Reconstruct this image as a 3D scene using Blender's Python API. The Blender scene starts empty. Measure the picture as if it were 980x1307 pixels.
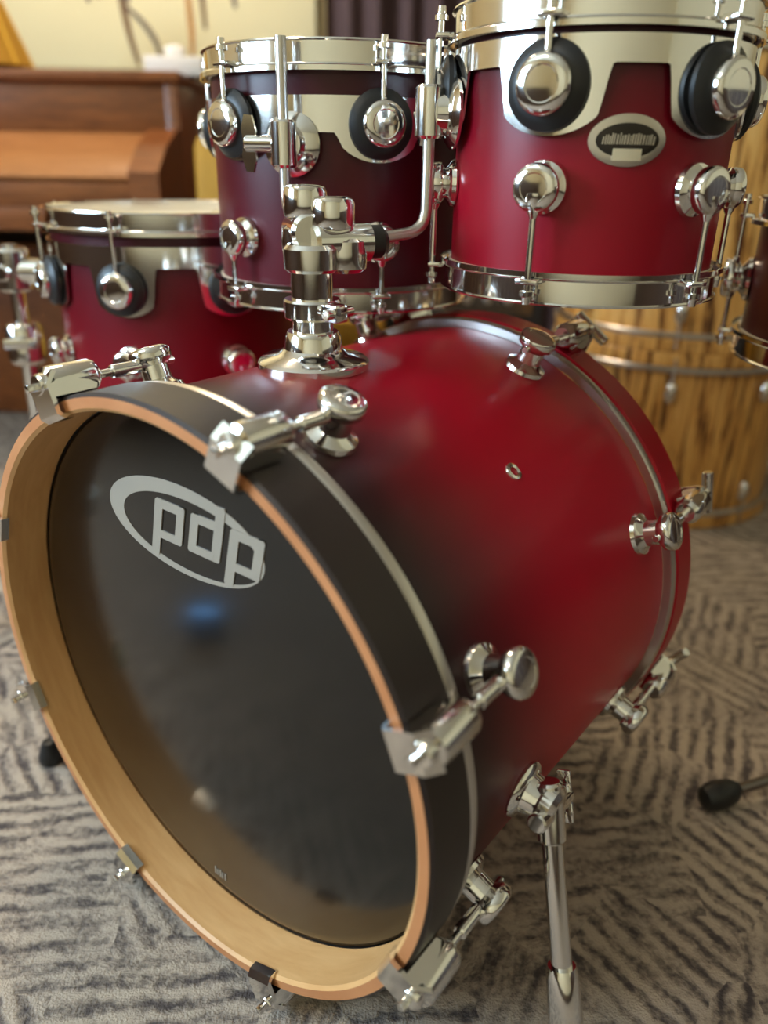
import bpy, bmesh, math, random
from mathutils import Vector, Matrix
random.seed(4)
scene = bpy.context.scene
COL = scene.collection
PI = math.pi

# ------------------------------------------------------------------ camera
CAM = Vector((0.4963, -0.3227, 0.7605))
RIGHT = Vector((0.78304528, 0.62176191, 0.01588158))
UP = Vector((-0.26684481, 0.3127795, 0.91157163))
FWD = Vector((-0.56181308, 0.71803977, -0.41083445))
cd = bpy.data.cameras.new('camera')
cam = bpy.data.objects.new('camera', cd); COL.objects.link(cam)
m = Matrix((RIGHT, UP, -FWD)).transposed().to_4x4(); m.translation = CAM
cam.matrix_world = m
cd.sensor_fit = 'VERTICAL'; cd.sensor_height = 24.0
cd.lens = 24.0*983.5/1307.0
cd.clip_start = 0.02
cd.dof.use_dof = True; cd.dof.focus_distance = 0.72; cd.dof.aperture_fstop = 1.5
scene.camera = cam

# room frame: a = metres to the right of the camera, b = metres ahead of it (level), z = height
RA = Vector((0.78757, 0.61622, 0)); RB = Vector((-0.61622, 0.78757, 0))
ROOM = Matrix((RA, RB, Vector((0, 0, 1)))).transposed().to_4x4(); ROOM.translation = Vector((CAM.x, CAM.y, 0))
def rm(a, b, z): return ROOM @ Vector((a, b, z))

# ------------------------------------------------------------------ world, exposure, daylight
w = bpy.data.worlds.new('world'); scene.world = w; w.use_nodes = True
w.node_tree.nodes['Background'].inputs[0].default_value = (0.45, 0.65, 1.0, 1)
w.node_tree.nodes['Background'].inputs[1].default_value = 1.0
vs = scene.view_settings
vs.view_transform = 'Standard'; vs.look = 'None'; vs.gamma = 1.0; vs.use_curve_mapping = False
vs.exposure = 0.78
WIN_B0, WIN_B1, WIN_Z0, WIN_Z1 = -0.75, 0.75, 1.00, 2.05     # window opening in the left wall
WALL_L, WALL_R, WALL_N, WALL_F, CEIL = -2.6, 2.6, 3.0, -2.4, 2.5
ld = bpy.data.lights.new('window_daylight', 'AREA'); ld.shape = 'RECTANGLE'
ld.size = WIN_B1-WIN_B0; ld.size_y = WIN_Z1-WIN_Z0; ld.energy = 105; ld.color = (0.56, 0.79, 1.0)
lo = bpy.data.objects.new('window_daylight', ld); COL.objects.link(lo)
lm = Matrix((RB, Vector((0, 0, 1)), -RA)).transposed().to_4x4()
lm.translation = rm(WALL_L-0.16, 0.0, 1.5); lo.matrix_world = lm
LAMP_BACK, LAMP_FRONT = 36.0, 17.0

# ------------------------------------------------------------------ materials
MATS = {}
def srgb(r, g, b):
    f = lambda c: (c/255/12.92) if c/255 <= 0.04045 else ((c/255+0.055)/1.055)**2.4
    return (f(r), f(g), f(b), 1)
class NT:
    def __init__(s, name):
        s.m = bpy.data.materials.new(name); s.m.use_nodes = True; MATS[name] = s.m
        s.t = s.m.node_tree; s.b = s.t.nodes['Principled BSDF']
    def n(s, typ, **kw):
        x = s.t.nodes.new(typ)
        for k, v in kw.items():
            if k.startswith('i_'):
                key = k[2:]; key = int(key) if key.isdigit() else key.replace('_', ' ')
                x.inputs[key].default_value = v
            else: setattr(x, k, v)
        return x
    def l(s, a, b): s.t.links.new(a, b)
    def math(s, op, a, b=None, clamp=False):
        x = s.t.nodes.new('ShaderNodeMath'); x.operation = op; x.use_clamp = clamp
        for i, v in enumerate((a, b)):
            if v is None: continue
            if isinstance(v, (int, float)): x.inputs[i].default_value = v
            else: s.l(v, x.inputs[i])
        return x.outputs[0]
    def mix(s, f, a, b):
        x = s.t.nodes.new('ShaderNodeMix'); x.data_type = 'RGBA'
        for v, i in ((f, 0), (a, 6), (b, 7)):
            if isinstance(v, (int, float, tuple)): x.inputs[i].default_value = v
            else: s.l(v, x.inputs[i])
        return x.outputs[2]
    def bump(s, h, strength, dist):
        x = s.n('ShaderNodeBump'); x.inputs['Strength'].default_value = strength; x.inputs['Distance'].default_value = dist
        s.l(h, x.inputs['Height']); s.l(x.outputs[0], s.b.inputs['Normal'])
def plain(name, col, rough=0.5, metal=0.0, noise=0.12, nscale=40, bump=0.0, spec=0.5, coat=0.0):
    t = NT(name)
    tc = t.n('ShaderNodeTexCoord'); ns = t.n('ShaderNodeTexNoise', i_Scale=nscale, i_Detail=4.0)
    t.l(tc.outputs['Object'], ns.inputs['Vector'])
    dark = tuple(c*(1-noise) for c in col[:3])+(1,); lite = tuple(min(1, c*(1+noise)) for c in col[:3])+(1,)
    t.l(t.mix(ns.outputs[0], dark, lite), t.b.inputs['Base Color'])
    t.b.inputs['Roughness'].default_value = rough; t.b.inputs['Metallic'].default_value = metal
    t.b.inputs['Specular IOR Level'].default_value = spec; t.b.inputs['Coat Weight'].default_value = coat
    if bump: t.bump(ns.outputs[0], bump, 0.002)
    return t
def emis(name, col, strength):
    t = NT(name); t.b.inputs['Base Color'].default_value = col
    t.b.inputs['Emission Color'].default_value = col; t.b.inputs['Emission Strength'].default_value = strength
plain('chrome', (0.80, 0.78, 0.75, 1), 0.10, 1.0, 0.03)
plain('chrome_soft', (0.62, 0.58, 0.54, 1), 0.30, 1.0, 0.06)
plain('steel_dark', (0.22, 0.20, 0.19, 1), 0.25, 1.0, 0.06)
plain('rubber', srgb(24, 23, 23), 0.45, 0, 0.1)
plain('coated_head', srgb(226, 214, 190), 0.55, 0, 0.03)
plain('logo_grey', srgb(156, 146, 132), 0.45, 0, 0.03)
plain('black_vinyl', srgb(26, 23, 23), 0.6, 0, 0.2, 300, 0.3)
plain('grille', srgb(34, 30, 30), 0.8, 0, 0.5, 900, 0.3)
plain('cream_paint', srgb(238, 222, 184), 0.8, 0, 0.02, 60, 0.05)
plain('ceiling_paint', srgb(236, 226, 205), 0.85, 0, 0.02, 60, 0.05)
plain('canvas', srgb(250, 234, 188), 0.85, 0, 0.02, 300, 0.1)
plain('ink_brown', srgb(120, 86, 58), 0.8, 0, 0.2, 30)
plain('ink_tan', srgb(196, 142, 84), 0.8, 0, 0.2, 30)
plain('ink_grey', srgb(128, 112, 98), 0.8, 0, 0.2, 30)
plain('white_paper', srgb(232, 222, 212), 0.7, 0, 0.02)
plain('mustard', srgb(176, 128, 24), 0.7, 0, 0.12, 60, 0.1)
plain('mustard_light', srgb(228, 178, 50), 0.6, 0, 0.08, 60)
plain('dark_green', srgb(40, 40, 24), 0.7, 0, 0.2)
plain('aubergine', srgb(84, 64, 66), 0.85, 0, 0.15, 80, 0.2)
plain('curtain_lining', srgb(150, 136, 118), 0.85, 0, 0.1, 80)
plain('white_trim', srgb(235, 228, 215), 0.5, 0, 0.02)
plain('badge_dark', srgb(52, 46, 40), 0.35, 0.6, 0.2, 900)
emis('lamp_glow', (1.0, 0.83, 0.60, 1), LAMP_BACK); emis('lamp_glow_low', (1.0, 0.83, 0.60, 1), LAMP_FRONT)
t = NT('black_head')            # glossy black drum film
t.b.inputs['Base Color'].default_value = srgb(7, 7, 6); t.b.inputs['Roughness'].default_value = 0.19
t.b.inputs['Specular IOR Level'].default_value = 0.55
t.b.inputs['Coat Weight'].default_value = 0.25; t.b.inputs['Coat Roughness'].default_value = 0.11
tc = t.n('ShaderNodeTexCoord'); ns = t.n('ShaderNodeTexNoise', i_Scale=5.0, i_Detail=2.0); t.l(tc.outputs['Object'], ns.inputs[0])
t.bump(ns.outputs[0], 0.06, 0.01)

t = NT('window_glass')          # thin clear pane
tr = t.n('ShaderNodeBsdfTransparent'); gl = t.n('ShaderNodeBsdfGlossy'); gl.inputs['Roughness'].default_value = 0.02
mx = t.n('ShaderNodeMixShader'); mx.inputs[0].default_value = 0.08
t.l(tr.outputs[0], mx.inputs[1]); t.l(gl.outputs[0], mx.inputs[2])
t.l(mx.outputs[0], t.t.nodes['Material Output'].inputs[0])

def fade(name, axis, p0, p1, dark, red, rough=0.34):
    """satin lacquer that fades from dark (at p0) to red (at p1) along an object axis"""
    t = NT(name); tc = t.n('ShaderNodeTexCoord'); sp = t.n('ShaderNodeSeparateXYZ'); t.l(tc.outputs['Object'], sp.inputs[0])
    ns = t.n('ShaderNodeTexNoise', i_Scale=9.0, i_Detail=3.0); t.l(tc.outputs['Object'], ns.inputs[0])
    v = t.math('ADD', sp.outputs[axis], t.math('MULTIPLY', t.math('SUBTRACT', ns.outputs[0], 0.5), 0.05*abs(p1-p0)))
    mr = t.n('ShaderNodeMapRange', interpolation_type='SMOOTHSTEP'); t.l(v, mr.inputs[0])
    a, b = (p0, p1) if p0 < p1 else (p1, p0)
    mr.inputs[1].default_value = a; mr.inputs[2].default_value = b
    mr.inputs[3].default_value = 0 if p0 < p1 else 1; mr.inputs[4].default_value = 1 if p0 < p1 else 0
    t.l(t.mix(mr.outputs[0], dark, red), t.b.inputs['Base Color'])
    t.b.inputs['Roughness'].default_value = rough; t.b.inputs['Specular IOR Level'].default_value = 0.36
    fn = t.n('ShaderNodeTexNoise', i_Scale=900.0, i_Detail=2.0); t.l(tc.outputs['Object'], fn.inputs[0])
    t.bump(fn.outputs[0], 0.08, 0.0005)
RED = srgb(180, 2, 38); DARK = srgb(38, 17, 20)
fade('lacquer_bass', 1, 0.06, 0.29, DARK, RED)
fade('lacquer_hoop_dark', 1, -2, -1, srgb(50, 41, 39), srgb(50, 41, 39), 0.42)
fade('lacquer_hoop_red', 1, -2, -1, srgb(170, 3, 30), srgb(170, 3, 30), 0.38)
fade('lacquer_tom', 2, 0.205, 0.055, srgb(56, 6, 17), srgb(142, 3, 27))
fade('lacquer_tom_deep', 2, 0.24, 0.0, srgb(58, 5, 17), srgb(86, 3, 19))
fade('lacquer_floor', 2, 0.34, 0.05, srgb(56, 5, 15), srgb(128, 3, 22))
fade('lacquer_snare', 2, 0.0, 0.2, srgb(64, 6, 18), srgb(90, 6, 24))

def wood(name, c1, c2, scale, rough, stretch=(1, 1, 1), bump=0.05):
    t = NT(name); tc = t.n('ShaderNodeTexCoord'); mp = t.n('ShaderNodeMapping'); t.l(tc.outputs['Object'], mp.inputs[0])
    mp.inputs['Scale'].default_value = stretch
    ns = t.n('ShaderNodeTexNoise', i_Scale=scale, i_Detail=6.0, i_Roughness=0.6, i_Distortion=0.4); t.l(mp.outputs[0], ns.inputs[0])
    mr = t.n('ShaderNodeMapRange'); t.l(ns.outputs[0], mr.inputs[0]); mr.inputs[1].default_value = 0.3; mr.inputs[2].default_value = 0.7
    t.l(t.mix(mr.outputs[0], c1, c2), t.b.inputs['Base Color']); t.b.inputs['Roughness'].default_value = rough
    t.bump(ns.outputs[0], bump, 0.001)
wood('maple', srgb(206, 152, 94), srgb(222, 172, 114), 14, 0.42, (1, 6, 1))
wood('maple_edge', srgb(184, 118, 72), srgb(200, 136, 88), 14, 0.45, (1, 6, 1))
wood('piano_wood', srgb(104, 56, 26), srgb(142, 82, 40), 10, 0.30, (1, 8, 8))
wood('piano_wood_lit', srgb(150, 96, 54), srgb(178, 120, 72), 10, 0.30, (1, 8, 8))  # paler copy of piano_wood; light caught by the sloped lid is painted in
wood('dark_wood', srgb(62, 42, 30), srgb(84, 58, 42), 9, 0.5, (6, 6, 1))
wood('chair_wood', srgb(70, 44, 20), srgb(96, 62, 30), 9, 0.5, (6, 6, 1))

t = NT('zebrano')               # striped veneer, stripes run up the shell
tc = t.n('ShaderNodeTexCoord'); sp = t.n('ShaderNodeSeparateXYZ'); t.l(tc.outputs['Object'], sp.inputs[0])
ang = t.math('ARCTAN2', sp.outputs[1], sp.outputs[0])
cb = t.n('ShaderNodeCombineXYZ'); t.l(t.math('MULTIPLY', ang, 1.0), cb.inputs[0]); t.l(t.math('MULTIPLY', sp.outputs[2], 0.30), cb.inputs[1])
n1 = t.n('ShaderNodeTexNoise', i_Scale=19.0, i_Detail=5.0, i_Roughness=0.62, i_Distortion=0.5); t.l(cb.outputs[0], n1.inputs[0])
r1 = t.n('ShaderNodeValToRGB'); t.l(n1.outputs[0], r1.inputs[0])
e = r1.color_ramp.elements; e[0].position = 0.38; e[0].color = srgb(74, 42, 18); e[1].position = 0.49; e[1].color = srgb(214, 154, 78)
e2 = e.new(0.43); e2.color = srgb(156, 100, 44); e3 = e.new(0.68); e3.color = srgb(238, 186, 110)
t.l(r1.outputs[0], t.b.inputs['Base Color']); t.b.inputs['Roughness'].default_value = 0.35

t = NT('carpet')                # angular patches of broken stripes running different ways, cut pile
tc = t.n('ShaderNodeTexCoord'); pos = tc.outputs['Object']
wn = t.n('ShaderNodeTexNoise', i_Scale=28.0, i_Detail=3.0); t.l(pos, wn.inputs[0])
wv = t.n('ShaderNodeVectorMath', operation='SCALE'); t.l(wn.outputs['Color'], wv.inputs[0]); wv.inputs['Scale'].default_value = 0.016
pv = t.n('ShaderNodeVectorMath', operation='ADD'); t.l(pos, pv.inputs[0]); t.l(wv.outputs[0], pv.inputs[1])
vo = t.n('ShaderNodeTexVoronoi', voronoi_dimensions='2D', distance='MANHATTAN', i_Scale=7.6); t.l(pv.outputs[0], vo.inputs['Vector'])
sc = t.n('ShaderNodeSeparateColor'); t.l(vo.outputs['Color'], sc.inputs[0])
th = t.math('ADD', t.math('MULTIPLY', t.math('FLOOR', t.math('MULTIPLY', sc.outputs[0], 3.0)), PI/3), 0.62)
s2 = t.n('ShaderNodeSeparateXYZ'); t.l(pv.outputs[0], s2.inputs[0])
co, si = t.math('COSINE', th), t.math('SINE', th)
uu = t.math('ADD', t.math('MULTIPLY', s2.outputs[0], co), t.math('MULTIPLY', s2.outputs[1], si))
ww = t.math('SUBTRACT', t.math('MULTIPLY', s2.outputs[1], co), t.math('MULTIPLY', s2.outputs[0], si))
st = t.math('SINE', t.math('ADD', t.math('MULTIPLY', uu, 2*PI/0.0245), t.math('MULTIPLY', sc.outputs[1], 6.0)))
cbv = t.n('ShaderNodeCombineXYZ'); t.l(t.math('MULTIPLY', uu, 62.0), cbv.inputs[0]); t.l(t.math('MULTIPLY', ww, 17.0), cbv.inputs[1])
sn = t.n('ShaderNodeTexNoise', i_Scale=1.0, i_Detail=3.0, i_Roughness=0.6); t.l(cbv.outputs[0], sn.inputs[0])      # tufts drawn out along the stripes
gn = t.n('ShaderNodeTexNoise', i_Scale=130.0, i_Detail=3.0); t.l(pos, gn.inputs[0])
bn = t.n('ShaderNodeTexNoise', i_Scale=7.0, i_Detail=3.0); t.l(pos, bn.inputs[0])
amp = t.math('ADD', t.math('MULTIPLY', sc.outputs[2], 0.75), 0.28)
sv = t.math('ADD', t.math('MULTIPLY', st, amp), t.math('ADD', t.math('MULTIPLY', t.math('SUBTRACT', sn.outputs[0], 0.5), 6.0), t.math('MULTIPLY', t.math('SUBTRACT', gn.outputs[0], 0.5), 3.2)))
mr = t.n('ShaderNodeMapRange', interpolation_type='SMOOTHSTEP'); t.l(sv, mr.inputs[0]); mr.inputs[1].default_value = -1.8; mr.inputs[2].default_value = 1.1
lt = t.mix(bn.outputs[0], srgb(172, 157, 146), srgb(194, 176, 154)); dk = t.mix(bn.outputs[0], srgb(72, 66, 70), srgb(96, 86, 80))
t.l(t.mix(mr.outputs[0], dk, lt), t.b.inputs['Base Color']); t.b.inputs['Roughness'].default_value = 0.95
t.b.inputs['Specular IOR Level'].default_value = 0.1
fn = t.n('ShaderNodeTexNoise', i_Scale=420.0, i_Detail=3.0); t.l(pos, fn.inputs[0])
t.bump(t.math('ADD', t.math('MULTIPLY', mr.outputs[0], 0.8), fn.outputs[0]), 0.6, 0.004)

# ------------------------------------------------------------------ mesh helpers
def frame(o, z, x=None):
    z = Vector(z).normalized()
    x = Vector(x) if x is not None else (Vector((0, 0, 1)) if abs(z.z) < 0.9 else Vector((1, 0, 0)))
    y = z.cross(x).normalized(); x = y.cross(z)
    mm = Matrix((x, y, z)).transposed().to_4x4(); mm.translation = Vector(o); return mm
I4 = Matrix.Identity(4)
class MB:
    def __init__(s): s.v = []; s.f = []; s.mi = []
    def add(s, vs, fs, M=I4, mi=0):
        o = len(s.v); s.v += [tuple(M @ Vector(p)) for p in vs]
        for k, f in enumerate(fs):
            s.f.append([i+o for i in f]); s.mi.append(mi[k] if isinstance(mi, list) else mi)
        return s
    def lathe(s, prof, M=I4, n=32, closed=False, mi=0):
        """prof: (r, h) pairs about local z; mi may be a list, one index per profile segment"""
        vs, rings = [], []
        for r, h in prof:
            if r < 1e-7: rings.append([len(vs)]); vs.append((0, 0, h))
            else:
                rings.append(list(range(len(vs), len(vs)+n)))
                vs += [(r*math.cos(2*PI*k/n), r*math.sin(2*PI*k/n), h) for k in range(n)]
        fs, ms = [], []; L = len(rings)
        for i in range(L if closed else L-1):
            A, B = rings[i], rings[(i+1) % L]; q = mi[i] if isinstance(mi, list) else mi
            for k in range(n):
                k2 = (k+1) % n
                if len(A) == 1 and len(B) == 1: continue
                if len(A) == 1: fs.append([A[0], B[k2], B[k]])
                elif len(B) == 1: fs.append([A[k], A[k2], B[0]])
                else: fs.append([A[k], A[k2], B[k2], B[k]])
                ms.append(q)
        return s.add(vs, fs, M, ms)
    def cyl(s, r, h0, h1, M=I4, n=24, c=None, mi=0):
        c = min(r*0.18, abs(h1-h0)*0.3) if c is None else c
        return s.lathe([(0, h0), (r-c, h0), (r, h0+c), (r, h1-c), (r-c, h1), (0, h1)], M, n, mi=mi)
    def box(s, sx, sy, sz, M=I4, r=0.0, mi=0):
        bm = bmesh.new(); bmesh.ops.create_cube(bm, size=1)
        for v in bm.verts: v.co = Vector((v.co.x*sx, v.co.y*sy, v.co.z*sz))
        if r: bmesh.ops.bevel(bm, geom=bm.edges[:], offset=r, segments=2, affect='EDGES', profile=0.5)
        bm.verts.index_update()
        s.add([v.co[:] for v in bm.verts], [[v.index for v in f.verts] for f in bm.faces], M, mi); bm.free(); return s
    def tube(s, pts, r, n=14, M=I4, mi=0):
        pts = [Vector(p) for p in pts]; rr = r if isinstance(r, (list, tuple)) else [r]*len(pts)
        vs, fs = [], []; t0 = (pts[1]-pts[0]).normalized()
        x = t0.orthogonal().normalized()
        for i, p in enumerate(pts):
            tg = ((pts[i+1] if i+1 < len(pts) else p)-(pts[i-1] if i else p)).normalized()
            x = (x-tg*x.dot(tg)).normalized(); y = tg.cross(x)
            vs += [p+(x*math.cos(2*PI*k/n)+y*math.sin(2*PI*k/n))*rr[i] for k in range(n)]
        for i in range(len(pts)-1):
            for k in range(n): fs.append([i*n+k, i*n+(k+1) % n, (i+1)*n+(k+1) % n, (i+1)*n+k])
        fs.append(list(range(n))[::-1]); fs.append([(len(pts)-1)*n+k for k in range(n)])
        return s.add(vs, fs, M, mi)
    def prism(s, poly, h0, h1, M=I4, mi=0):
        n = len(poly); vs = [(x, y, h0) for x, y in poly]+[(x, y, h1) for x, y in poly]
        fs = [list(range(n))[::-1], list(range(n, 2*n))]+[[k, (k+1) % n, n+(k+1) % n, n+k] for k in range(n)]
        return s.add(vs, fs, M, mi)
    def mesh(s, name, mats, smooth=True, angle=35):
        me = bpy.data.meshes.new(name); me.from_pydata(s.v, [], s.f)
        for q in (mats if isinstance(mats, (list, tuple)) else [mats]): me.materials.append(MATS[q])
        me.polygons.foreach_set('material_index', s.mi)
        bm = bmesh.new(); bm.from_mesh(me); bmesh.ops.recalc_face_normals(bm, faces=bm.faces[:]); bm.to_mesh(me); bm.free()
        if smooth:
            me.polygons.foreach_set('use_smooth', [True]*len(me.polygons)); me.set_sharp_from_angle(angle=math.radians(angle))
        me.update(); return me
    def build(s, name, mats, parent=None, **kw): return link(name, s.mesh(name, mats, **kw), parent)
def link(name, me, parent=None, M=None):
    o = bpy.data.objects.new(name, me); COL.objects.link(o)
    if parent is not None: o.parent = parent
    if M is not None: o.matrix_local = M
    return o
def tag(o, label, cat, group=None):
    o['label'] = label; o['category'] = cat
    if group: o['group'] = group
    return o
def thing(name, label, cat, loc=(0, 0, 0), M=None, group=None):
    o = bpy.data.objects.new(name, None); COL.objects.link(o); o.empty_display_size = 0.05
    if M is not None: o.matrix_world = M
    else: o.location = loc
    return tag(o, label, cat, group)
def struct(o): o['kind'] = 'structure'; return o
def rframe(a, b, z=0, turn=0):
    M = ROOM.copy(); M.translation = rm(a, b, z); return M @ Matrix.Rotation(turn, 4, 'Z')
def T(x, y, z): return Matrix.Translation((x, y, z))
def arc_pts(p0, p1, p2, n=6):
    """p0 -> p2 rounded at corner p1"""
    p0, p1, p2 = Vector(p0), Vector(p1), Vector(p2); out = []
    for i in range(n+1):
        t = i/n; out.append(p0*(1-t)**2+p1*2*t*(1-t)+p2*t*t)
    return out

# ------------------------------------------------------------------ room shell
fl = MB(); fl.box(5.6, 5.8, 0.1, T(0, 0.3, -0.05)); o = fl.build('floor', 'carpet', smooth=False); o.matrix_world = ROOM; struct(o)
MB().box(5.6, 5.8, 0.1, T(0, 0.3, CEIL+0.05)).build('ceiling', 'ceiling_paint', smooth=False).matrix_world = ROOM
struct(bpy.data.objects['ceiling'])
def wall(name, boxes, mat='cream_paint'):
    mb = MB()
    for x0, x1, y0, y1, z0, z1 in boxes: mb.box(x1-x0, y1-y0, z1-z0, T((x0+x1)/2, (y0+y1)/2, (z0+z1)/2))
    o = mb.build(name, mat, smooth=False); o.matrix_world = ROOM; return struct(o)
wb = wall('wall_back', [(-2.7, 2.7, WALL_N, WALL_N+0.1, 0, CEIL)])
wall('wall_front', [(-2.7, 2.7, WALL_F-0.1, WALL_F, 0, CEIL)])
wall('wall_right', [(WALL_R, WALL_R+0.1, WALL_F, WALL_N, 0, CEIL)])
wall('wall_left', [(WALL_L-0.1, WALL_L, WALL_F, WIN_B0, 0, CEIL), (WALL_L-0.1, WALL_L, WIN_B1, WALL_N, 0, CEIL),
                   (WALL_L-0.1, WALL_L, WIN_B0, WIN_B1, 0, WIN_Z0), (WALL_L-0.1, WALL_L, WIN_B0, WIN_B1, WIN_Z1, CEIL)])
# dark wainscot: tongue-and-groove boards with a cap rail, on the back wall; added to unseen walls for dark reflections
wp = MB().box(0.192, 0.018, 0.94, I4, 0.003).mesh('wainscot_board', 'dark_wood', smooth=False)
def wainscot(wname, length, place):
    wo = bpy.data.objects[wname]
    for k in range(int(length/0.2)): link('wainscot_board', wp, wo, place @ T(-length/2+0.1+0.2*k, -0.009, 0.47))
    for nm, h_, z in (('cap_rail', 0.035, 0.9575), ):
        MB().box(length, 0.04, h_, place @ T(0, -0.02, z), 0.006).build(nm, 'dark_wood', wo)
wainscot('wall_back', 5.2, T(0, WALL_N, 0) @ Matrix.Diagonal((1, 1, 1.064, 1)))
wainscot('wall_front', 5.2, T(0, WALL_F, 0) @ Matrix.Rotation(PI, 4, 'Z') @ Matrix.Diagonal((1, 1, 0.28, 1)))  # unseen wall: added boards kept low to shape reflections in the hoops
wainscot('wall_left', 5.4, T(WALL_L, (WALL_N+WALL_F)/2, 0) @ Matrix.Rotation(PI/2, 4, 'Z'))
wainscot('wall_right', 5.4, T(WALL_R, (WALL_N+WALL_F)/2, 0) @ Matrix.Rotation(-PI/2, 4, 'Z'))
# window: frame, mullions, two panes
wn_ = bpy.data.objects.new('window_1', None); COL.objects.link(wn_); wn_.matrix_world = ROOM; struct(wn_)
wm = MB(); xc = WALL_L-0.05; bc = (WIN_B0+WIN_B1)/2; zc = (WIN_Z0+WIN_Z1)/2; WB = WIN_B1-WIN_B0; WZ = WIN_Z1-WIN_Z0
for bb in (WIN_B0+0.02, WIN_B1-0.02, bc): wm.box(0.07, 0.04, WZ, T(xc, bb, zc), 0.004)
for zz in (WIN_Z0+0.02, WIN_Z1-0.02): wm.box(0.07, WB, 0.04, T(xc, bc, zz), 0.004)
wm.build('window_frame', 'white_trim', wn_)
for s_ in (-1, 1): MB().box(0.006, WB/2-0.06, WZ-0.08, T(xc, bc+s_*WB/4, zc)).build('pane', 'window_glass', wn_, smooth=False)
# ceiling lamps: metal rim and glowing diffuser
for la, lb, lab in ((-0.75, 2.05, 'round flush ceiling lamp with glowing warm diffuser above the piano'), (-1.15, -0.35, 'round flush ceiling lamp with glowing warm diffuser in front of the drums')):
    cl = thing('ceiling_lamp', lab, 'lamp', rm(la, lb, CEIL))
    MB().lathe([(0.22, 0), (0.22, -0.05), (0.205, -0.055), (0.205, -0.005)], n=40).build('rim', 'chrome', cl)
    MB().lathe([(0.205, -0.045), (0.16, -0.075), (0.08, -0.09), (0, -0.094)], n=40).build('diffuser', 'lamp_glow' if lb > 0 else 'lamp_glow_low', cl)

# ------------------------------------------------------------------ drum hardware makers
def turret(h=0.042, k=1.0, base_mat=False):
    """round turret lug: flange, waist and domed head about local z, head at h"""
    return MB().lathe([(0, 0), (0.0215*k, 0), (0.0225*k, 0.002), (0.0215*k, 0.006), (0.017*k, 0.0085), (0.0135*k, 0.012), (0.0130*k, h-0.017),
                       (0.0165*k, h-0.0135), (0.0190*k, h-0.012), (0.0198*k, h-0.009), (0.0198*k, h-0.004), (0.0185*k, h-0.0015), (0.016*k, h),
                       (0.0120*k, h+0.0004), (0.0112*k, h-0.0002), (0.006*k, h+0.0002), (0, h+0.0004)], n=36)
BASS_LUG = turret(0.042).mesh('lug', 'chrome')

# ------------------------------------------------------------------ bass drum (axis along +Y, front head at y = 0)
AX = 0.305; RS, RH = 0.279, 0.292
BD = thing('bass_drum', 'large red bass drum fading to dark at its natural wood front hoop, black head', 'drum', (0, 0, 0))
AY = frame((0, 0, AX), (0, 1, 0), (1, 0, 0))           # local z -> +Y
MB().lathe([(RS, 0.056), (RS, 0.466), (RS-0.008, 0.466), (RS-0.008, 0.056)], AY, 160, closed=True).build('shell', 'lacquer_bass', BD)
def wood_hoop(y0, y1, outer):
    ri = 0.277; c = 0.003
    pr = [(RH-c, y0), (RH, y0+c), (RH, y1-c), (RH-c, y1), (ri+c, y1), (ri, y1-c), (ri, y0+c), (ri+c, y0)]
    return MB().lathe(pr, AY, 160, closed=True, mi=[0, 0, 0, 2, 1, 1, 1, 2]).build('hoop', [outer, 'maple', 'maple_edge'], BD)
h1 = wood_hoop(0.0, 0.051, 'lacquer_hoop_dark'); h1['label'] = 'front hoop, natural wood inside and dark outside'
h2 = wood_hoop(0.4766, 0.522, 'lacquer_hoop_red'); h2['label'] = 'red rear hoop'
for y0 in (0.051, 0.466):
    MB().lathe([(0.2795, y0), (0.2885, y0), (0.2905, y0+0.003), (0.2905, y0+0.0085), (0.2885, y0+0.0106), (0.2795, y0+0.0106)], AY, 160, closed=True).build('flesh_hoop', 'chrome_soft', BD)
FH = MB().lathe([(0, 0.046), (0.262, 0.046), (0.270, 0.0475), (0.2765, 0.0505), (0.2765, 0.053), (0, 0.053)], AY, 128).build('drum_head', 'black_head', BD)
MB().lathe([(0, 0.476), (0.262, 0.476), (0.2765, 0.471), (0.2765, 0.469), (0, 0.469)], AY, 96).build('drum_head', 'coated_head', BD)
# logo print on the front head: crescent ring and three slanted letters (x, z on the head plane)
YH = 0.0460
HEADM = Matrix(((1, 0, 0, 0), (0, 0, 1, 0), (0, 1, 0, 0), (0, 0, 0, 1)))   # local (u, v, h) -> (u, h, v)
rg = MB(); N = 96; vs = []
for k in range(N):
    a = 2*PI*k/N; ca, sa = math.cos(a), math.sin(a)
    vs += [(-0.0170+0.1055*ca, 0.4665+0.0435*sa, YH-0.0005), (-0.0080+0.0930*ca, 0.4632+0.0346*sa, YH-0.0005)]
vb = [(x, y, YH+0.0003) for x, y, z in vs]
fs = []
for k in range(N):
    a, b, c, d = 2*k, 2*((k+1) % N), 2*((k+1) % N)+1, 2*k+1
    fs += [[a, b, c, d], [2*N+a, 2*N+d, 2*N+c, 2*N+b], [a, 2*N+a, 2*N+b, b], [d, c, 2*N+c, 2*N+d]]
rg.add(vs+vb, fs, HEADM).build('logo_ring', 'logo_grey', FH, smooth=False)
def letter(bars):
    mb = MB()
    for i, (u0, u1, v0, v1) in enumerate(bars):
        c = 0.0018
        poly = [(u0+c, v0), (u1-c, v0), (u1, v0+c), (u1, v1-c), (u1-c, v1), (u0+c, v1), (u0, v1-c), (u0, v0+c)]
        mb.prism([(u+0.25*(v-0.47), v) for u, v in poly], YH-0.0011-0.00004*i, YH+0.0003, HEADM)
    return mb.build('logo_letter', 'logo_grey', FH, smooth=False)
S2 = 0.0056
letter([(-0.048-S2, -0.048+S2, 0.4300, 0.4895), (-0.045, -0.0125, 0.4805, 0.4895), (-0.018-S2+0.001, -0.0125, 0.4500, 0.4895), (-0.045, -0.0125, 0.4500, 0.4580)])
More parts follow.
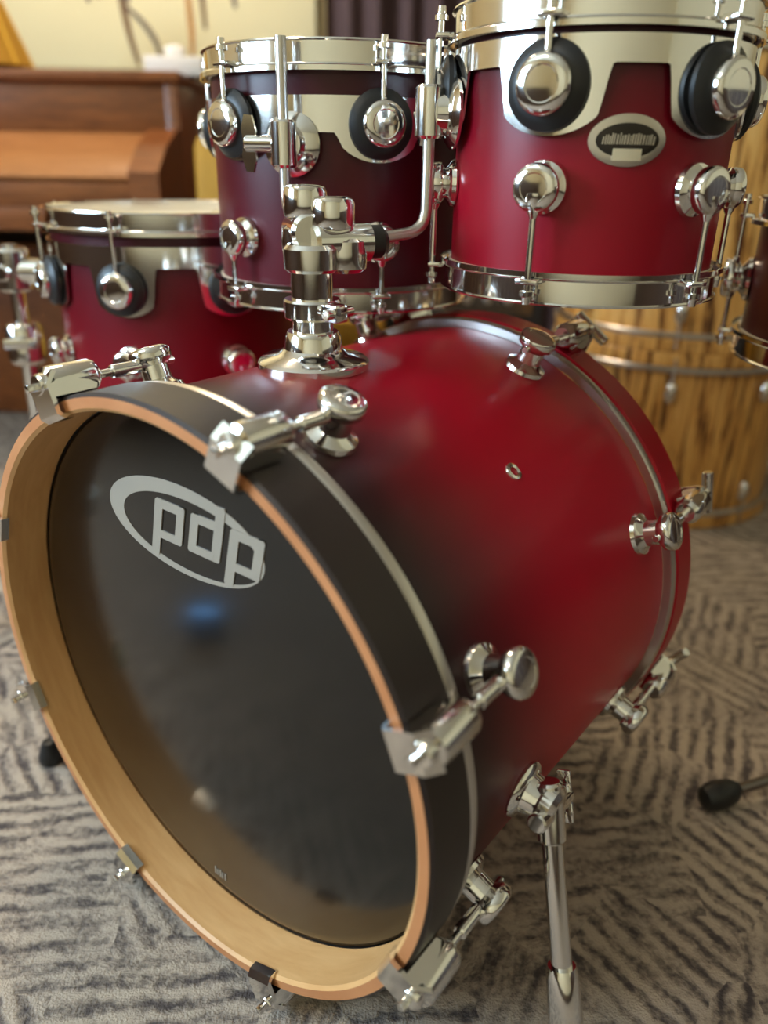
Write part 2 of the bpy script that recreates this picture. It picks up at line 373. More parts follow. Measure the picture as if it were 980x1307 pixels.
letter([(0.032-S2, 0.032+S2, 0.4500, 0.5045), (-0.0040, 0.030, 0.4805, 0.4890), (-0.0040, 0.0065, 0.4500, 0.4890), (-0.0040, 0.030, 0.4500, 0.4580)])
letter([(0.0515-S2, 0.0515+S2, 0.4335, 0.4895), (0.050, 0.0865, 0.4805, 0.4895), (0.0760, 0.0865, 0.4500, 0.4895), (0.050, 0.0865, 0.4500, 0.4580)])
# tiny maker's marks printed at the foot of the head
mk = MB()
for k, (u, hh) in enumerate(((-0.018, 0.010), (-0.0145, 0.008), (-0.010, 0.010), (-0.0065, 0.0085), (-0.002, 0.010))):
    mk.prism([(u, 0.050), (u+0.0018, 0.050), (u+0.0022, 0.050+hh), (u+0.0004, 0.050+hh)], YH-0.0006, YH+0.0003, HEADM)
mk.build('maker_mark', 'logo_grey', FH, smooth=False)
# claws, rods, lugs
def claw_mesh(tbar):
    """claw hook in drum-local radial frame: x = tangent, y = axial (0 at hoop edge, + inwards), z = radius"""
    mb = MB(); t_ = 0.004
    prof = [(0.2760, 0.0045), (0.2765, -0.0030), (0.2800, -0.0070), (0.305, -0.0070), (0.3145, 0.001)]
    L_, R_ = [], []
    for i, (r, y) in enumerate(prof):                      # offset polyline, in (y, r)
        a = prof[max(i-1, 0)]; b = prof[min(i+1, len(prof)-1)]
        d = Vector((b[1]-a[1], b[0]-a[0])).normalized(); nn = Vector((-d.y, d.x))*t_/2
        L_.append((y+nn.x, r+nn.y)); R_.append((y-nn.x, r-nn.y))
    poly = L_+R_[::-1]
    mb.prism(poly, -0.0155, 0.0155, Matrix(((0, 0, 1, 0), (1, 0, 0, 0), (0, 1, 0, 0), (0, 0, 0, 1))))
    # two cheeks running back from the hook, and the barrel between them
    for sx in (-1, 1):
        ch = [(-0.006, 0.2935), (-0.006, 0.3040), (0.002, 0.3075), (0.014, 0.3065), (0.030, 0.3015), (0.036, 0.2975), (0.034, 0.2935)]
        mb.prism(ch, sx*0.0125-0.002, sx*0.0125+0.002, Matrix(((0, 0, 1, 0), (1, 0, 0, 0), (0, 1, 0, 0), (0, 0, 0, 1))))
    BY = frame((0, 0, 0.3055), (0, 1, 0), (1, 0, 0))
    mb.lathe([(0, -0.010), (0.008, -0.010), (0.0095, -0.008), (0.0095, -0.002), (0.0138, 0.0), (0.0145, 0.003), (0.0145, 0.038), (0.0132, 0.042), (0.010, 0.045), (0, 0.045)], T(0, 0, 0.0015) @ BY, 28)
    if tbar:
        mb.cyl(0.0055, -0.034, -0.008, BY, 14); mb.cyl(0.0062, -0.024, 0.024, frame((0, -0.034, 0.3055), (1, 0.0, 0.25)), 14)
    else: mb.box(0.0062, 0.010, 0.0062, T(0, -0.014, 0.3055), 0.0008)
    return mb
CLAW = claw_mesh(False).mesh('claw', 'chrome'); CLAWR = claw_mesh(True).mesh('claw', 'chrome')
rodm = MB(); BY = frame((0, 0, 0.3055), (0, 1, 0), (1, 0, 0))
rodm.cyl(0.0036, 0.040, 0.128, BY, 12, 0.0005); rodm.cyl(0.0062, 0.060, 0.090, BY, 16)
ROD = rodm.mesh('tension_rod', 'chrome')
for k in range(8):
    th = math.radians(22.5+45*k); rad = Vector((math.sin(th), 0, math.cos(th)))
    for rear in (0, 1):
        Rm = Matrix.Rotation(th, 4, 'Y'); base = T(0, 0, AX) @ Rm
        if rear: base = T(0, 0.522, 0) @ base @ Matrix.Rotation(PI, 4, 'Z')
        link('claw', CLAWR if rear else CLAW, BD, base)
        link('tension_rod', ROD, BD, base)
        link('lug', BASS_LUG, BD, frame(Vector((0, 0.416 if rear else 0.105, AX))+rad*(RS-0.0015), rad, (0, 1, 0)))
# vent grommet
th = math.radians(42.5); rad = Vector((math.sin(th), 0, math.cos(th)))
MB().lathe([(0.0042, -0.003), (0.0042, 0.0016), (0.0062, 0.0026), (0.0085, 0.0018), (0.0092, 0.0), (0.0092, -0.003)], frame(Vector((0, 0.258, AX))+rad*RS, rad), 28, closed=True).build('vent_grommet', 'chrome', BD)
# spurs: bracket, leg, wing screw, rubber foot
for sx, foot in ((1, Vector((0.392, 0.090, 0))), (-1, Vector((-0.372, 0.050, 0)))):
    th = math.radians(98); hub = Vector((sx*(RS+0.016)*math.sin(th), 0.160, AX+(RS+0.016)*math.cos(th)))
    out = Vector((sx*math.sin(th), 0, math.cos(th)))
    sb = MB(); sb.lathe([(0, -0.0175), (0.026, -0.0175), (0.027, -0.014), (0.0255, -0.011), (0.020, -0.008), (0.017, 0.004), (0.021, 0.007), (0.021, 0.016), (0.016, 0.020), (0, 0.021)], frame(hub, out), 32)
    d = (foot+Vector((0, 0, 0.012))-hub-out*0.012).normalized(); top = hub+out*0.012
    sb.cyl(0.0125, -0.022, 0.030, frame(top, d), 20)
    sb.cyl(0.0085, -0.030, 0.030, frame(top+d*0.004, out.cross(d)), 18)
    spur = sb.build('spur_bracket', 'chrome', BD)
    wg = MB(); wx = out.cross(d).normalized()
    wg.cyl(0.0075, 0.026, 0.040, frame(top+d*0.004, wx), 16)
    for q in (-1, 1): wg.box(0.020, 0.004, 0.013, frame(top+d*0.004+wx*0.036+d*q*0.014, wx.cross(d), d), 0.0018)
    wg.build('wing_screw', 'chrome', spur)
    Lg = (foot+Vector((0, 0, 0.020))-top).length
    MB().cyl(0.0092, -0.02, Lg-0.10, frame(top, d), 18, 0.001).build('spur_leg', 'chrome', BD)
    lo_ = MB(); lo_.lathe([(0, Lg-0.130), (0.0120, Lg-0.130), (0.0140, Lg-0.124), (0.0150, Lg-0.085), (0.0115, Lg-0.065), (0.0075, Lg-0.02), (0, Lg-0.018)], frame(top, d), 20)
    lo_.build('spur_sleeve', 'chrome', BD)
    MB().lathe([(0, 0.0), (0.013, 0.0), (0.0155, 0.004), (0.0155, 0.012), (0.012, 0.022), (0.008, 0.034), (0, 0.036)], T(*foot), 20).build('spur_foot', 'rubber', BD)

# ------------------------------------------------------------------ toms
def flanged_hoop(R, z, up, k=1.0):
    """triple flanged steel hoop around radius R; z = the edge nearest the shell, up = direction away from the shell"""
    pr = [(R+0.0035, 0.0), (R+0.0035, 0.0235), (R+0.0060, 0.0255), (R+0.0090, 0.0250), (R+0.0095, 0.0235), (R+0.0065, 0.0225), (R+0.0060, 0.0040),
          (R+0.0105, 0.0030), (R+0.0125, 0.0010), (R+0.0125, -0.0035), (R+0.0105, -0.0035), (R+0.0100, 0.0005)]
    mb = MB(); mb.lathe([(r, z+up*h*k) for r, h in pr], I4, 96, closed=True); return mb
def tom(name, label, loc, R, H, nl, ang0, lac, z_up, z_lo, plate_z=None, plate_h=0.028, susp=True):
    """upright drum at loc (shell bottom centre); lugs at ang0 + k*360/nl; z_up, z_lo = lug heights above the base"""
    D = thing(name, label, 'drum', loc)
    MB().lathe([(R, 0), (R, H), (R-0.006, H), (R-0.006, 0)], I4, 112, closed=True).build('shell', lac, D)
    flanged_hoop(R, H-0.004, 1).build('hoop', 'chrome', D); flanged_hoop(R, 0.004, -1).build('hoop', 'chrome', D)
    MB().lathe([(0, H+0.004), (R-0.004, H+0.004), (R+0.001, H+0.0015), (R+0.0025, H-0.006), (R+0.0005, H-0.006), (R+0.0005, H), (0, H)], I4, 96).build('drum_head', 'coated_head', D)
    MB().lathe([(0, -0.004), (R-0.004, -0.004), (R+0.001, -0.0015), (R+0.0025, 0.006), (R+0.0005, 0.006), (R+0.0005, 0), (0, 0)], I4, 96).build('drum_head', 'coated_head', D)
    lug_up = turret(0.026 if susp else 0.032, 1.14).mesh('lug', 'chrome'); lug_lo = turret(0.027, 0.98).mesh('lug', 'chrome')
    gr = MB().lathe([(0.012, 0.0), (0.031, 0.0), (0.0335, 0.0025), (0.0335, 0.0065), (0.029, 0.010), (0.024, 0.0125), (0.012, 0.0125)], I4, 36, closed=True).mesh('grommet', 'rubber')
    ru = MB(); Lr = H+0.016-z_up
    ru.cyl(0.0030, 0.004, Lr, I4, 12, 0.0004); ru.lathe([(0, Lr-0.004), (0.0062, Lr-0.004), (0.0062, Lr), (0.0040, Lr+0.001), (0.0036, Lr+0.007), (0, Lr+0.0075)], I4, 14)
    ru.lathe([(0.0030, 0.024), (0.0045, 0.021), (0.0085, 0.012), (0.0085, 0.004), (0, 0.004)], I4, 14)   # lug's tapered throat
    rul = ru.mesh('tension_rod', 'chrome')
    rd = MB(); Ld = z_lo+0.012
    rd.cyl(0.0030, -Ld, -0.004, I4, 12, 0.0004); rd.lathe([(0, -Ld+0.004), (0.0062, -Ld+0.004), (0.0062, -Ld), (0.0040, -Ld-0.001), (0.0036, -Ld-0.007), (0, -Ld-0.0075)], I4, 14)
    rd.lathe([(0.0030, -0.024), (0.0045, -0.021), (0.0085, -0.012), (0.0085, -0.004), (0, -0.004)], I4, 14)
    rdl = rd.mesh('tension_rod', 'chrome')
    off = 0.004 if susp else 0.0
    for k in range(nl):
        a = ang0+2*PI*k/nl; e_ = Vector((math.cos(a), math.sin(a), 0))
        if susp: link('grommet', gr, D, frame(e_*(R+0.0065)+Vector((0, 0, z_up)), e_, (0, 0, 1)))
        link('lug', lug_up, D, frame(e_*(R-0.001+off)+Vector((0, 0, z_up)), e_, (0, 0, 1)))
        if z_lo != z_up: link('lug', lug_lo, D, frame(e_*(R-0.001)+Vector((0, 0, z_lo)), e_, (0, 0, 1)))
        # rods stand in the lug heads, outside the hoop's ears
        link('tension_rod', rul, D, T(*(e_*(R+0.0195)+Vector((0, 0, z_up))))); link('tension_rod', rdl, D, T(*(e_*(R+0.0195)+Vector((0, 0, z_lo)))))
    ear = MB().box(0.016, 0.020, 0.0045, I4, 0.0012).mesh('hoop_ear', 'chrome')
    for z in (H-0.004, 0.004):
        for k in range(nl):
            a = ang0+2*PI*k/nl; e_ = Vector((math.cos(a), math.sin(a), 0))
            link('hoop_ear', ear, D, frame(e_*(R+0.0165)+Vector((0, 0, z+(0.004 if z > H/2 else -0.004))), (0, 0, 1), e_))
    if susp:      # suspension band: a bent chrome sheet, deep behind every lug and arched between them
        pb = MB(); n = nl*56; vs, fs = [], []; ro, ri = R+0.0065, R+0.0045; zt = plate_z
        for i in range(n):
            a = ang0+2*PI*i/n; dl = abs(((2*PI*i/n)+PI/nl) % (2*PI/nl)-PI/nl)*R      # arc distance to the nearest lug
            s_ = min(1, max(0, (dl-0.0375)/0.0085)); s_ = s_*s_*(3-2*s_)
            deep = zt-(zt-z_up)-0.036*math.sqrt(max(0.15, 1-(min(dl, 0.040)/0.047)**2)); zb = deep*(1-s_)+(zt-plate_h)*s_
            c_, q_ = math.cos(a), math.sin(a)
            vs += [(ro*c_, ro*q_, zt), (ro*c_, ro*q_, zb), (ri*c_, ri*q_, zb), (ri*c_, ri*q_, zt)]
        for i in range(n):
            j = (i+1) % n
            for q in range(4): fs.append([4*i+q, 4*j+q, 4*j+(q+1) % 4, 4*i+(q+1) % 4])
        pb.add(vs, fs).build('suspension_band', 'chrome', D, angle=50)
    return D
def toward(c, deg):
    """world angle of the direction from c that lies deg to the right of straight towards the camera"""
    return math.atan2(CAM.y-c[1], CAM.x-c[0])+math.radians(deg)
C10 = (0.141, 0.441); C12 = (-0.190, 0.460); C14 = (-0.495, 0.440)
T10 = tom('rack_tom', 'small red rack tom carrying an oval badge and chrome suspension band', (*C10, 0.670), 0.127, 0.198, 6, toward(C10, -15.5), 'lacquer_tom', 0.150, 0.075, 0.186, 0.020)
T12 = tom('rack_tom', 'dark red rack tom without a badge, behind the chrome tom holder', (*C12, 0.628), 0.1525, 0.225, 6, toward(C12, -46), 'lacquer_tom_deep', 0.170, 0.055, 0.196, 0.034)
T14 = tom('floor_tom', 'wide red floor tom hung on a chrome stand in front of the piano', (*C14, 0.375), 0.178, 0.305, 8, toward(C14, -25), 'lacquer_floor', 0.232, 0.135, 0.285, 0.026)
def bracket(D, c, deg, R, zc):
    """rod clamp on a tom's band, with wing screw; rod runs upright through it (local to D)"""
    a = toward(c, deg); e_ = Vector((math.cos(a), math.sin(a), 0)); tt = Vector((-e_.y, e_.x, 0)); z = Vector((0, 0, zc))
    b = MB(); b.lathe([(0, 0.0), (0.030, 0.0), (0.031, 0.003), (0.026, 0.007), (0.018, 0.010), (0.016, 0.020), (0, 0.022)], frame(e_*(R+0.006)+z, e_), 32)
    b.cyl(0.0135, -0.022, 0.022, frame(e_*(R+0.030)+z, (0, 0, 1)), 24)
    o = b.build('mount_bracket', 'chrome', D)
    wgs = MB(); p = e_*(R+0.030)+z+tt*(-0.030)
    wgs.cyl(0.0080, -0.012, 0.020, frame(p, tt), 16)
    for q in (-1, 1): wgs.prism([(0, -0.006), (0.012, -0.008), (0.026, -0.004), (0.027, 0.004), (0.014, 0.008), (0, 0.006)], -0.002, 0.002, frame(p-tt*0.008, tt.cross(Vector((0, 0, 1))), Vector((0, 0, q))))
    wgs.build('wing_screw', 'chrome', o)
    return e_*(R+0.030)
off10 = bracket(T10, C10, -68, 0.127, 0.135); off12 = bracket(T12, C12, -19, 0.1525, 0.150)
# oval badge on the small tom
a = toward(C10, 13.5); e_ = Vector((math.cos(a), math.sin(a), 0)); Rb = 0.127
def on_shell(u, v, h): aa = a+u/Rb; return ((Rb+h)*math.cos(aa), (Rb+h)*math.sin(aa), 0.1115+v)
def shell_patch(outline, h0, h1):
    n = len(outline); mb = MB(); rows = 7; vs, fs = [], []
    for i in range(rows):                      # concentric rows so that the patch bends with the shell
        s_ = 1-i/rows; vs += [on_shell(u*s_, v*s_, h1-(0.0006 if i == 0 else 0)) for u, v in outline]
    for i in range(rows-1):
        for k in range(n): fs.append([i*n+k, i*n+(k+1) % n, (i+1)*n+(k+1) % n, (i+1)*n+k])
    vs.append(on_shell(0, 0, h1)); c_ = len(vs)-1
    for k in range(n): fs.append([(rows-1)*n+k, (rows-1)*n+(k+1) % n, c_])
    b0 = len(vs); vs += [on_shell(u*1.02, v*1.02, h0) for u, v in outline]
    for k in range(n): fs.append([b0+k, b0+(k+1) % n, (k+1) % n, k])
    return mb.add(vs, fs)
ell = lambda ax_, bx_, n=48: [(ax_*math.cos(2*PI*k/n), bx_*math.sin(2*PI*k/n)) for k in range(n)]
bdg = shell_patch(ell(0.0315, 0.0195), -0.001, 0.0022).build('badge', 'chrome_soft', T10)
shell_patch(ell(0.0255, 0.0128), 0.0005, 0.0028).build('badge_field', 'badge_dark', bdg)
rg_ = random.Random(7); u = -0.0205; mb = MB()          # unreadable raised script
while u < 0.020:
    wd = rg_.uniform(0.0008, 0.0016); hh = 0.0035*math.sqrt(max(0.1, 1-(u/0.026)**2))+rg_.uniform(0, 0.0026)
    mb.add([on_shell(x, y, h) for h in (0.002, 0.0034) for x, y in ((u, -0.003), (u+wd, -0.003), (u+wd+0.0006, hh), (u+0.0006, hh))],
           [[0, 1, 2, 3], [4, 7, 6, 5], [0, 4, 5, 1], [1, 5, 6, 2], [2, 6, 7, 3], [3, 7, 4, 0]]); u += wd+rg_.uniform(0.0006, 0.0012)
mb.build('badge_script', 'chrome_soft', bdg, smooth=False)
mb = MB(); nn_ = 6; vs = []; fs = []
for h in (0.001, 0.0038):
    for i in range(nn_+1):
        x = -0.0115+0.023*i/nn_; vs += [on_shell(x, -0.0150, h), on_shell(x, -0.0060, h)]
q = 2*(nn_+1)
for i in range(nn_):
    b_ = 2*i; fs += [[q+b_, q+b_+2, q+b_+3, q+b_+1], [b_, b_+1, b_+3, b_+2], [b_, b_+2, q+b_+2, q+b_], [b_+1, q+b_+1, q+b_+3, b_+3]]
fs += [[0, q, q+1, 1], [2*nn_, 2*nn_+1, q+2*nn_+1, q+2*nn_]]
mb.add(vs, fs).build('badge_plate', 'chrome', bdg, smooth=False)

# ------------------------------------------------------------------ double tom holder on the bass drum
PX, PY = -0.013, 0.214; ZB = AX+RS-0.002
TH = thing('tom_holder', 'chrome double tom holder post standing on top of the bass drum', 'tom holder', (PX, PY, ZB))
L2 = lambda x, y, z: Vector((x-PX, y-PY, z-ZB))
MB().lathe([(0, -0.004), (0.050, -0.004), (0.0535, 0.000), (0.0535, 0.006), (0.050, 0.009), (0.034, 0.013), (0.028, 0.018), (0.0265, 0.030), (0.024, 0.034), (0, 0.034)], I4, 48).build('base_flange', 'chrome', TH)
MB().cyl(0.0195, 0.02, 0.094, I4, 36, 0.001).build('post', 'chrome', TH)
cb_ = MB(); cb_.lathe([(0.0195, 0.046), (0.0255, 0.046), (0.027, 0.048), (0.027, 0.062), (0.0255, 0.064), (0.0195, 0.064)], I4, 36, closed=True)
cb_.box(0.020, 0.016, 0.016, T(0.033, -0.006, 0.055), 0.002); cb_.cyl(0.0048, -0.016, 0.020, frame((0.036, -0.006, 0.055), (0, 1, 0)), 12)
cb_.build('memory_clamp', 'chrome', TH)
# head block that carries both ball clamps
hd = MB(); hd.lathe([(0, 0.088), (0.022, 0.088), (0.0255, 0.091), (0.0255, 0.108), (0.022, 0.112), (0, 0.112)], I4, 32)
hd.build('head_block', 'chrome', TH)
def arm(rod_xy, z_bend, z_top, zc, side):
    tgt = Vector((rod_xy[0]-PX, rod_xy[1]-PY, 0)); dist = tgt.length; d = tgt.normalized(); pp = Vector((-d.y, d.x, 0))
    ctr = d*0.034+Vector((0, 0, zc-ZB))
    cl = MB()
    cl.cyl(0.0175, -0.034, 0.026, frame(ctr, d), 28)                         # clamp barrel around the ball
    cl.lathe([(0, -0.030), (0.0155, -0.030), (0.0205, -0.026), (0.0215, -0.014), (0.0205, -0.002), (0.0155, 0.002), (0, 0.002)], frame(ctr+Vector((0, 0, 0.004)), (0, 0, 1)), 28)
    cl.lathe([(0, 0.010), (0.0150, 0.010), (0.0195, 0.013), (0.0205, 0.016), (0.0205, 0.034), (0.0190, 0.038), (0.0150, 0.040), (0, 0.0405)], frame(ctr-d*0.012, (0, 0, 1)), 28)   # drum-key cap
    o = cl.build('ball_clamp', 'chrome', TH)
    wg = MB(); wp_ = ctr+pp*side*0.020
    wg.cyl(0.0085, -0.006, 0.020, frame(wp_, pp*side), 16)
    for q in (-1, 1): wg.prism([(0, -0.007), (0.014, -0.009), (0.027, -0.004), (0.028, 0.004), (0.015, 0.009), (0, 0.007)], -0.0022, 0.0022, frame(wp_+pp*side*0.014, d, Vector((0, 0, q))))
    wg.build('wing_screw', 'chrome', o)
    MB().lathe([(0, 0.020), (0.0125, 0.020), (0.0150, 0.024), (0.0150, 0.036), (0.010, 0.042), (0, 0.042)], frame(ctr, d), 24).build('rubber_boot', 'rubber', TH)
    zb = z_bend-ZB; end = Vector((tgt.x, tgt.y, zb))
    start = ctr+d*0.01
    corner = end
    a0 = corner+(start-corner).normalized()*0.022; a1 = corner+Vector((0, 0, 0.022))
    MB().tube([start]+arc_pts(a0, corner, a1, 8)+[Vector((tgt.x, tgt.y, z_top-ZB))], 0.0056, 16).build('l_rod', 'chrome_soft', TH)
arm((C10[0]+off10.x, C10[1]+off10.y), 0.703, 0.862, 0.694, 1)
arm((C12[0]+off12.x, C12[1]+off12.y), 0.720, 0.872, 0.703, -1)

# ------------------------------------------------------------------ stand that carries the floor tom
sp_ = Vector((-0.735, 0.300, 0))
ST = thing('tom_stand', 'chrome tom stand with clamp beside the floor tom', 'stand', sp_)
MB().cyl(0.0135, 0.10, 0.50, I4, 24, 0.001).build('lower_tube', 'chrome', ST)
MB().cyl(0.0110, 0.48, 0.640, I4, 24, 0.001).build('upper_tube', 'chrome', ST)
c2 = MB(); c2.lathe([(0, 0.455), (0.024, 0.455), (0.029, 0.462), (0.029, 0.512), (0.024, 0.52), (0, 0.52)], I4, 28); c2.cyl(0.010, 0.0, 0.045, frame((0, 0, 0.495), (0.8, -0.6, 0)), 18)
c2.box(0.05, 0.005, 0.016, frame((0.034, -0.026, 0.495), (0, 0, 1), (0.6, 0.8, 0)), 0.002); c2.build('height_clamp', 'chrome', ST)
dt = (Vector((C14[0], C14[1], 0))-sp_).normalized()
c3 = MB(); c3.cyl(0.027, 0.570, 0.635, I4, 28); c3.cyl(0.020, -0.03, 0.080, frame((0, 0, 0.600), dt), 24); c3.cyl(0.012, -0.035, 0.035, frame((0, 0, 0.600), dt.cross(Vector((0, 0, 1)))), 20)
c3.build('arm_clamp', 'chrome', ST)
MB().cyl(0.0065, 0.02, (Vector((C14[0], C14[1], 0))-sp_).length-0.178-0.004, frame((0, 0, 0.600), dt), 16, 0.001).build('mount_arm', 'chrome', ST)
for k in range(3):
    a = 2.3+2*PI*k/3; f_ = Vector((0.24*math.cos(a), 0.24*math.sin(a), 0.012))
    MB().tube([Vector((0, 0, 0.33)), f_], [0.009, 0.008], 12).build('leg', 'chrome', ST)
    MB().lathe([(0, -0.012), (0.013, -0.012), (0.015, -0.008), (0.015, 0.006), (0.010, 0.016), (0, 0.018)], T(*f_), 16).build('rubber_foot', 'rubber', ST)

# ------------------------------------------------------------------ snare drum and its stand
CS = (0.420, 0.740)
SN = tom('snare_drum', 'dark red snare drum on a low stand, nearest the striped wood drums', (*CS, 0.584), 0.178, 0.130, 8, toward(CS, -78), 'lacquer_snare', 0.060, 0.060, susp=False)
HS = Vector((0.500, 0.730, 0)); BK = Vector((CS[0]-HS.x, CS[1]-HS.y, 0))
SS = thing('snare_stand', 'snare stand with dark legs and black rubber feet under the snare drum', 'stand', HS)
MB().tube([Vector((0, 0, 0.03)), Vector((0, 0, 0.30)), BK+Vector((0, 0, 0.45)), BK+Vector((0, 0, 0.515))], 0.011, 16).build('tube', 'chrome', SS)
MB().cyl(0.019, 0.26, 0.30, I4, 24).build('collar', 'chrome', SS); MB().cyl(0.016, 0.485, 0.525, T(*BK), 24).build('collar', 'chrome', SS)
for k in range(3):
    a = 0.6+2*PI*k/3; ea = Vector((math.cos(a), math.sin(a), 0))
    bas = MB(); bas.tube([BK+Vector((0, 0, 0.505)), BK+ea*0.10+Vector((0, 0, 0.525)), BK+ea*0.202+Vector((0, 0, 0.535)), BK+ea*0.206+Vector((0, 0, 0.562))], 0.0055, 10)
    bas.build('basket_arm', 'chrome', SS)
for k, f_ in enumerate((Vector((0.368-HS.x, 0.548-HS.y, 0.018)), Vector((0.22, -0.02, 0.018)), Vector((-0.02, 0.22, 0.018)))):
    MB().tube([Vector((0, 0, 0.050)), f_*0.5+Vector((0, 0, 0.020)), f_], [0.008, 0.0075, 0.007], 10).build('leg', 'steel_dark', SS)
    fr = frame(f_, Vector((f_.x, f_.y, -0.03)))
    MB().lathe([(0, -0.036), (0.009, -0.036), (0.0155, -0.026), (0.0185, -0.010), (0.0185, 0.004), (0.015, 0.014), (0.008, 0.019), (0, 0.020)], T(0, 0, 0.001) @ fr, 20).build('rubber_foot', 'rubber', SS)

# ------------------------------------------------------------------ striped wood drums stacked on end
def zebra(label, z0, R, H, nl, a0):
    D = thing('wood_drum', label, 'drum', (-0.125, 1.605, z0))
    MB().lathe([(R, 0.012), (R, H-0.012), (R-0.008, H-0.012), (R-0.008, 0.012)], I4, 112, closed=True).build('shell', 'zebrano', D)
    for y0 in (0.031, H-0.042):
        MB().lathe([(R+0.001, y0), (R+0.012, y0), (R+0.0135, y0+0.0015), (R+0.0135, y0+0.0095), (R+0.012, y0+0.011), (R+0.001, y0+0.011)], I4, 112, closed=True).build('flesh_hoop', 'chrome_soft', D)
    for y0, y1 in ((0, 0.030), (H-0.030, H)):
        MB().lathe([(R+0.002, y0), (R+0.010, y0), (R+0.013, y0+0.003), (R+0.013, y1-0.003), (R+0.010, y1), (R+0.002, y1)], I4, 112, closed=True).build('hoop', 'zebrano', D)
    MB().lathe([(0, H-0.016), (R+0.002, H-0.016), (R+0.002, H-0.006), (0, H-0.006)], I4, 64).build('drum_head', 'coated_head', D)
    MB().lathe([(0, 0.006), (R+0.002, 0.006), (R+0.002, 0.016), (0, 0.016)], I4, 64).build('drum_head', 'coated_head', D)
    lm_ = MB(); lm_.lathe([(0, -0.022), (0.006, -0.022), (0.012, -0.014), (0.014, 0.0), (0.012, 0.014), (0.006, 0.022), (0, 0.022)], I4, 18); lm_ = lm_.mesh('lug', 'chrome')
    rm_ = MB().cyl(0.003, 0, 0.075, I4, 10, 0.0004).mesh('tension_rod', 'chrome')
    for k in range(nl):
        a = a0+2*PI*k/nl; e_ = Vector((math.cos(a), math.sin(a), 0))
        for up in (0, 1):
            z = H-0.085 if up else 0.085
            link('lug', lm_, D, T(*(e_*(R+0.010)+Vector((0, 0, z)))))
            link('tension_rod', rm_, D, T(*(e_*(R+0.016)+Vector((0, 0, z if up else z-0.075)))))
    return D
az = math.atan2(CAM.y-1.615, CAM.x+0.11)
zebra('wide striped wood drum standing on end on the carpet, bottom of its stack', 0.0, 0.270, 0.405, 8, az+0.06)
zebra('tall striped wood drum on end, in the middle of its stack', 0.405, 0.270, 0.600, 8, az+0.04)
zebra('shallow striped wood drum on end, topmost of its stack', 1.005, 0.270, 0.30, 8, az+0.1)

# ------------------------------------------------------------------ piano (console upright, lid closed), seen front-on
PN = thing('piano', 'brown wooden console piano with closed key lid against the back wall', 'piano', M=rframe(-1.27, 2.2))
W_ = 1.46
MB().box(W_+0.02, 0.40, 0.025, T(0, 0.19, 0.9525), 0.006).build('top_lid', 'piano_wood', PN)
for s_ in (-1, 1): MB().box(0.035, 0.38, 0.94, T(s_*(W_/2-0.0175), 0.20, 0.47), 0.004).build('side_panel', 'piano_wood', PN)
MB().box(W_-0.072, 0.02, 0.115, T(0, 0.03, 0.882), 0.003).build('upper_panel', 'piano_wood', PN)
MB().box(W_-0.072, 0.02, 0.52, T(0, 0.22, 0.27), 0.003).build('lower_panel', 'piano_wood', PN)
MB().box(W_-0.072, 0.02, 0.90, T(0, 0.37, 0.47), 0.003).build('back_board', 'dark_wood', PN)
fbp = MB(); pr = [(0.02, 0.825), (-0.02, 0.822), (-0.13, 0.775), (-0.205, 0.738), (-0.215, 0.722), (-0.205, 0.712), (0.02, 0.712)]
fbp.prism(pr, -W_/2+0.075, W_/2-0.075, Matrix(((0, 0, 1, 0), (1, 0, 0, 0), (0, 1, 0, 0), (0, 0, 0, 1)))); fbp.build('key_lid', 'piano_wood_lit', PN)
for s_ in (-1, 1):
    ck = MB(); pr = [(0.03, 0.835), (-0.03, 0.832), (-0.15, 0.79), (-0.24, 0.735), (-0.24, 0.655), (0.03, 0.655)]
    ck.prism(pr, s_*(W_/2-0.037)-0.036, s_*(W_/2-0.037)+0.036, Matrix(((0, 0, 1, 0), (1, 0, 0, 0), (0, 1, 0, 0), (0, 0, 0, 1)))); ck.build('key_cheek', 'piano_wood', PN)
MB().box(W_-0.002, 0.27, 0.055, T(0, -0.10, 0.628), 0.005).build('key_bed', 'piano_wood', PN)
MB().box(W_-0.15, 0.022, 0.055, T(0, -0.222, 0.682), 0.003).build('key_slip', 'piano_wood', PN)
for s_ in (-1, 1): MB().lathe([(0, 0), (0.020, 0), (0.022, 0.03), (0.018, 0.08), (0.026, 0.40), (0.030, 0.52), (0.034, 0.60), (0, 0.60)], T(s_*(W_/2-0.06), -0.18, 0), 20).build('leg', 'piano_wood', PN)
# white tissue box on the piano
bx = thing('tissue_box', 'pale tissue box on the piano lid', 'box', M=rframe(-0.575, 2.36, 0.965, 0.1))
MB().box(0.15, 0.11, 0.045, T(0, 0, 0.0225), 0.004).build('carton', 'white_paper', bx)
MB().lathe([(0, 0.044), (0.045, 0.044), (0.043, 0.0455), (0, 0.0458)], Matrix.Diagonal((1, 0.5, 1, 1)), 24).build('opening', 'ink_grey', bx)
tp = MB(); tp.lathe([(0.028, 0.044), (0.022, 0.055), (0.028, 0.068), (0.010, 0.076), (0, 0.072)], Matrix.Diagonal((1.1, 0.35, 1, 1)), 9); tp.build('tissue', 'white_paper', bx, angle=80)
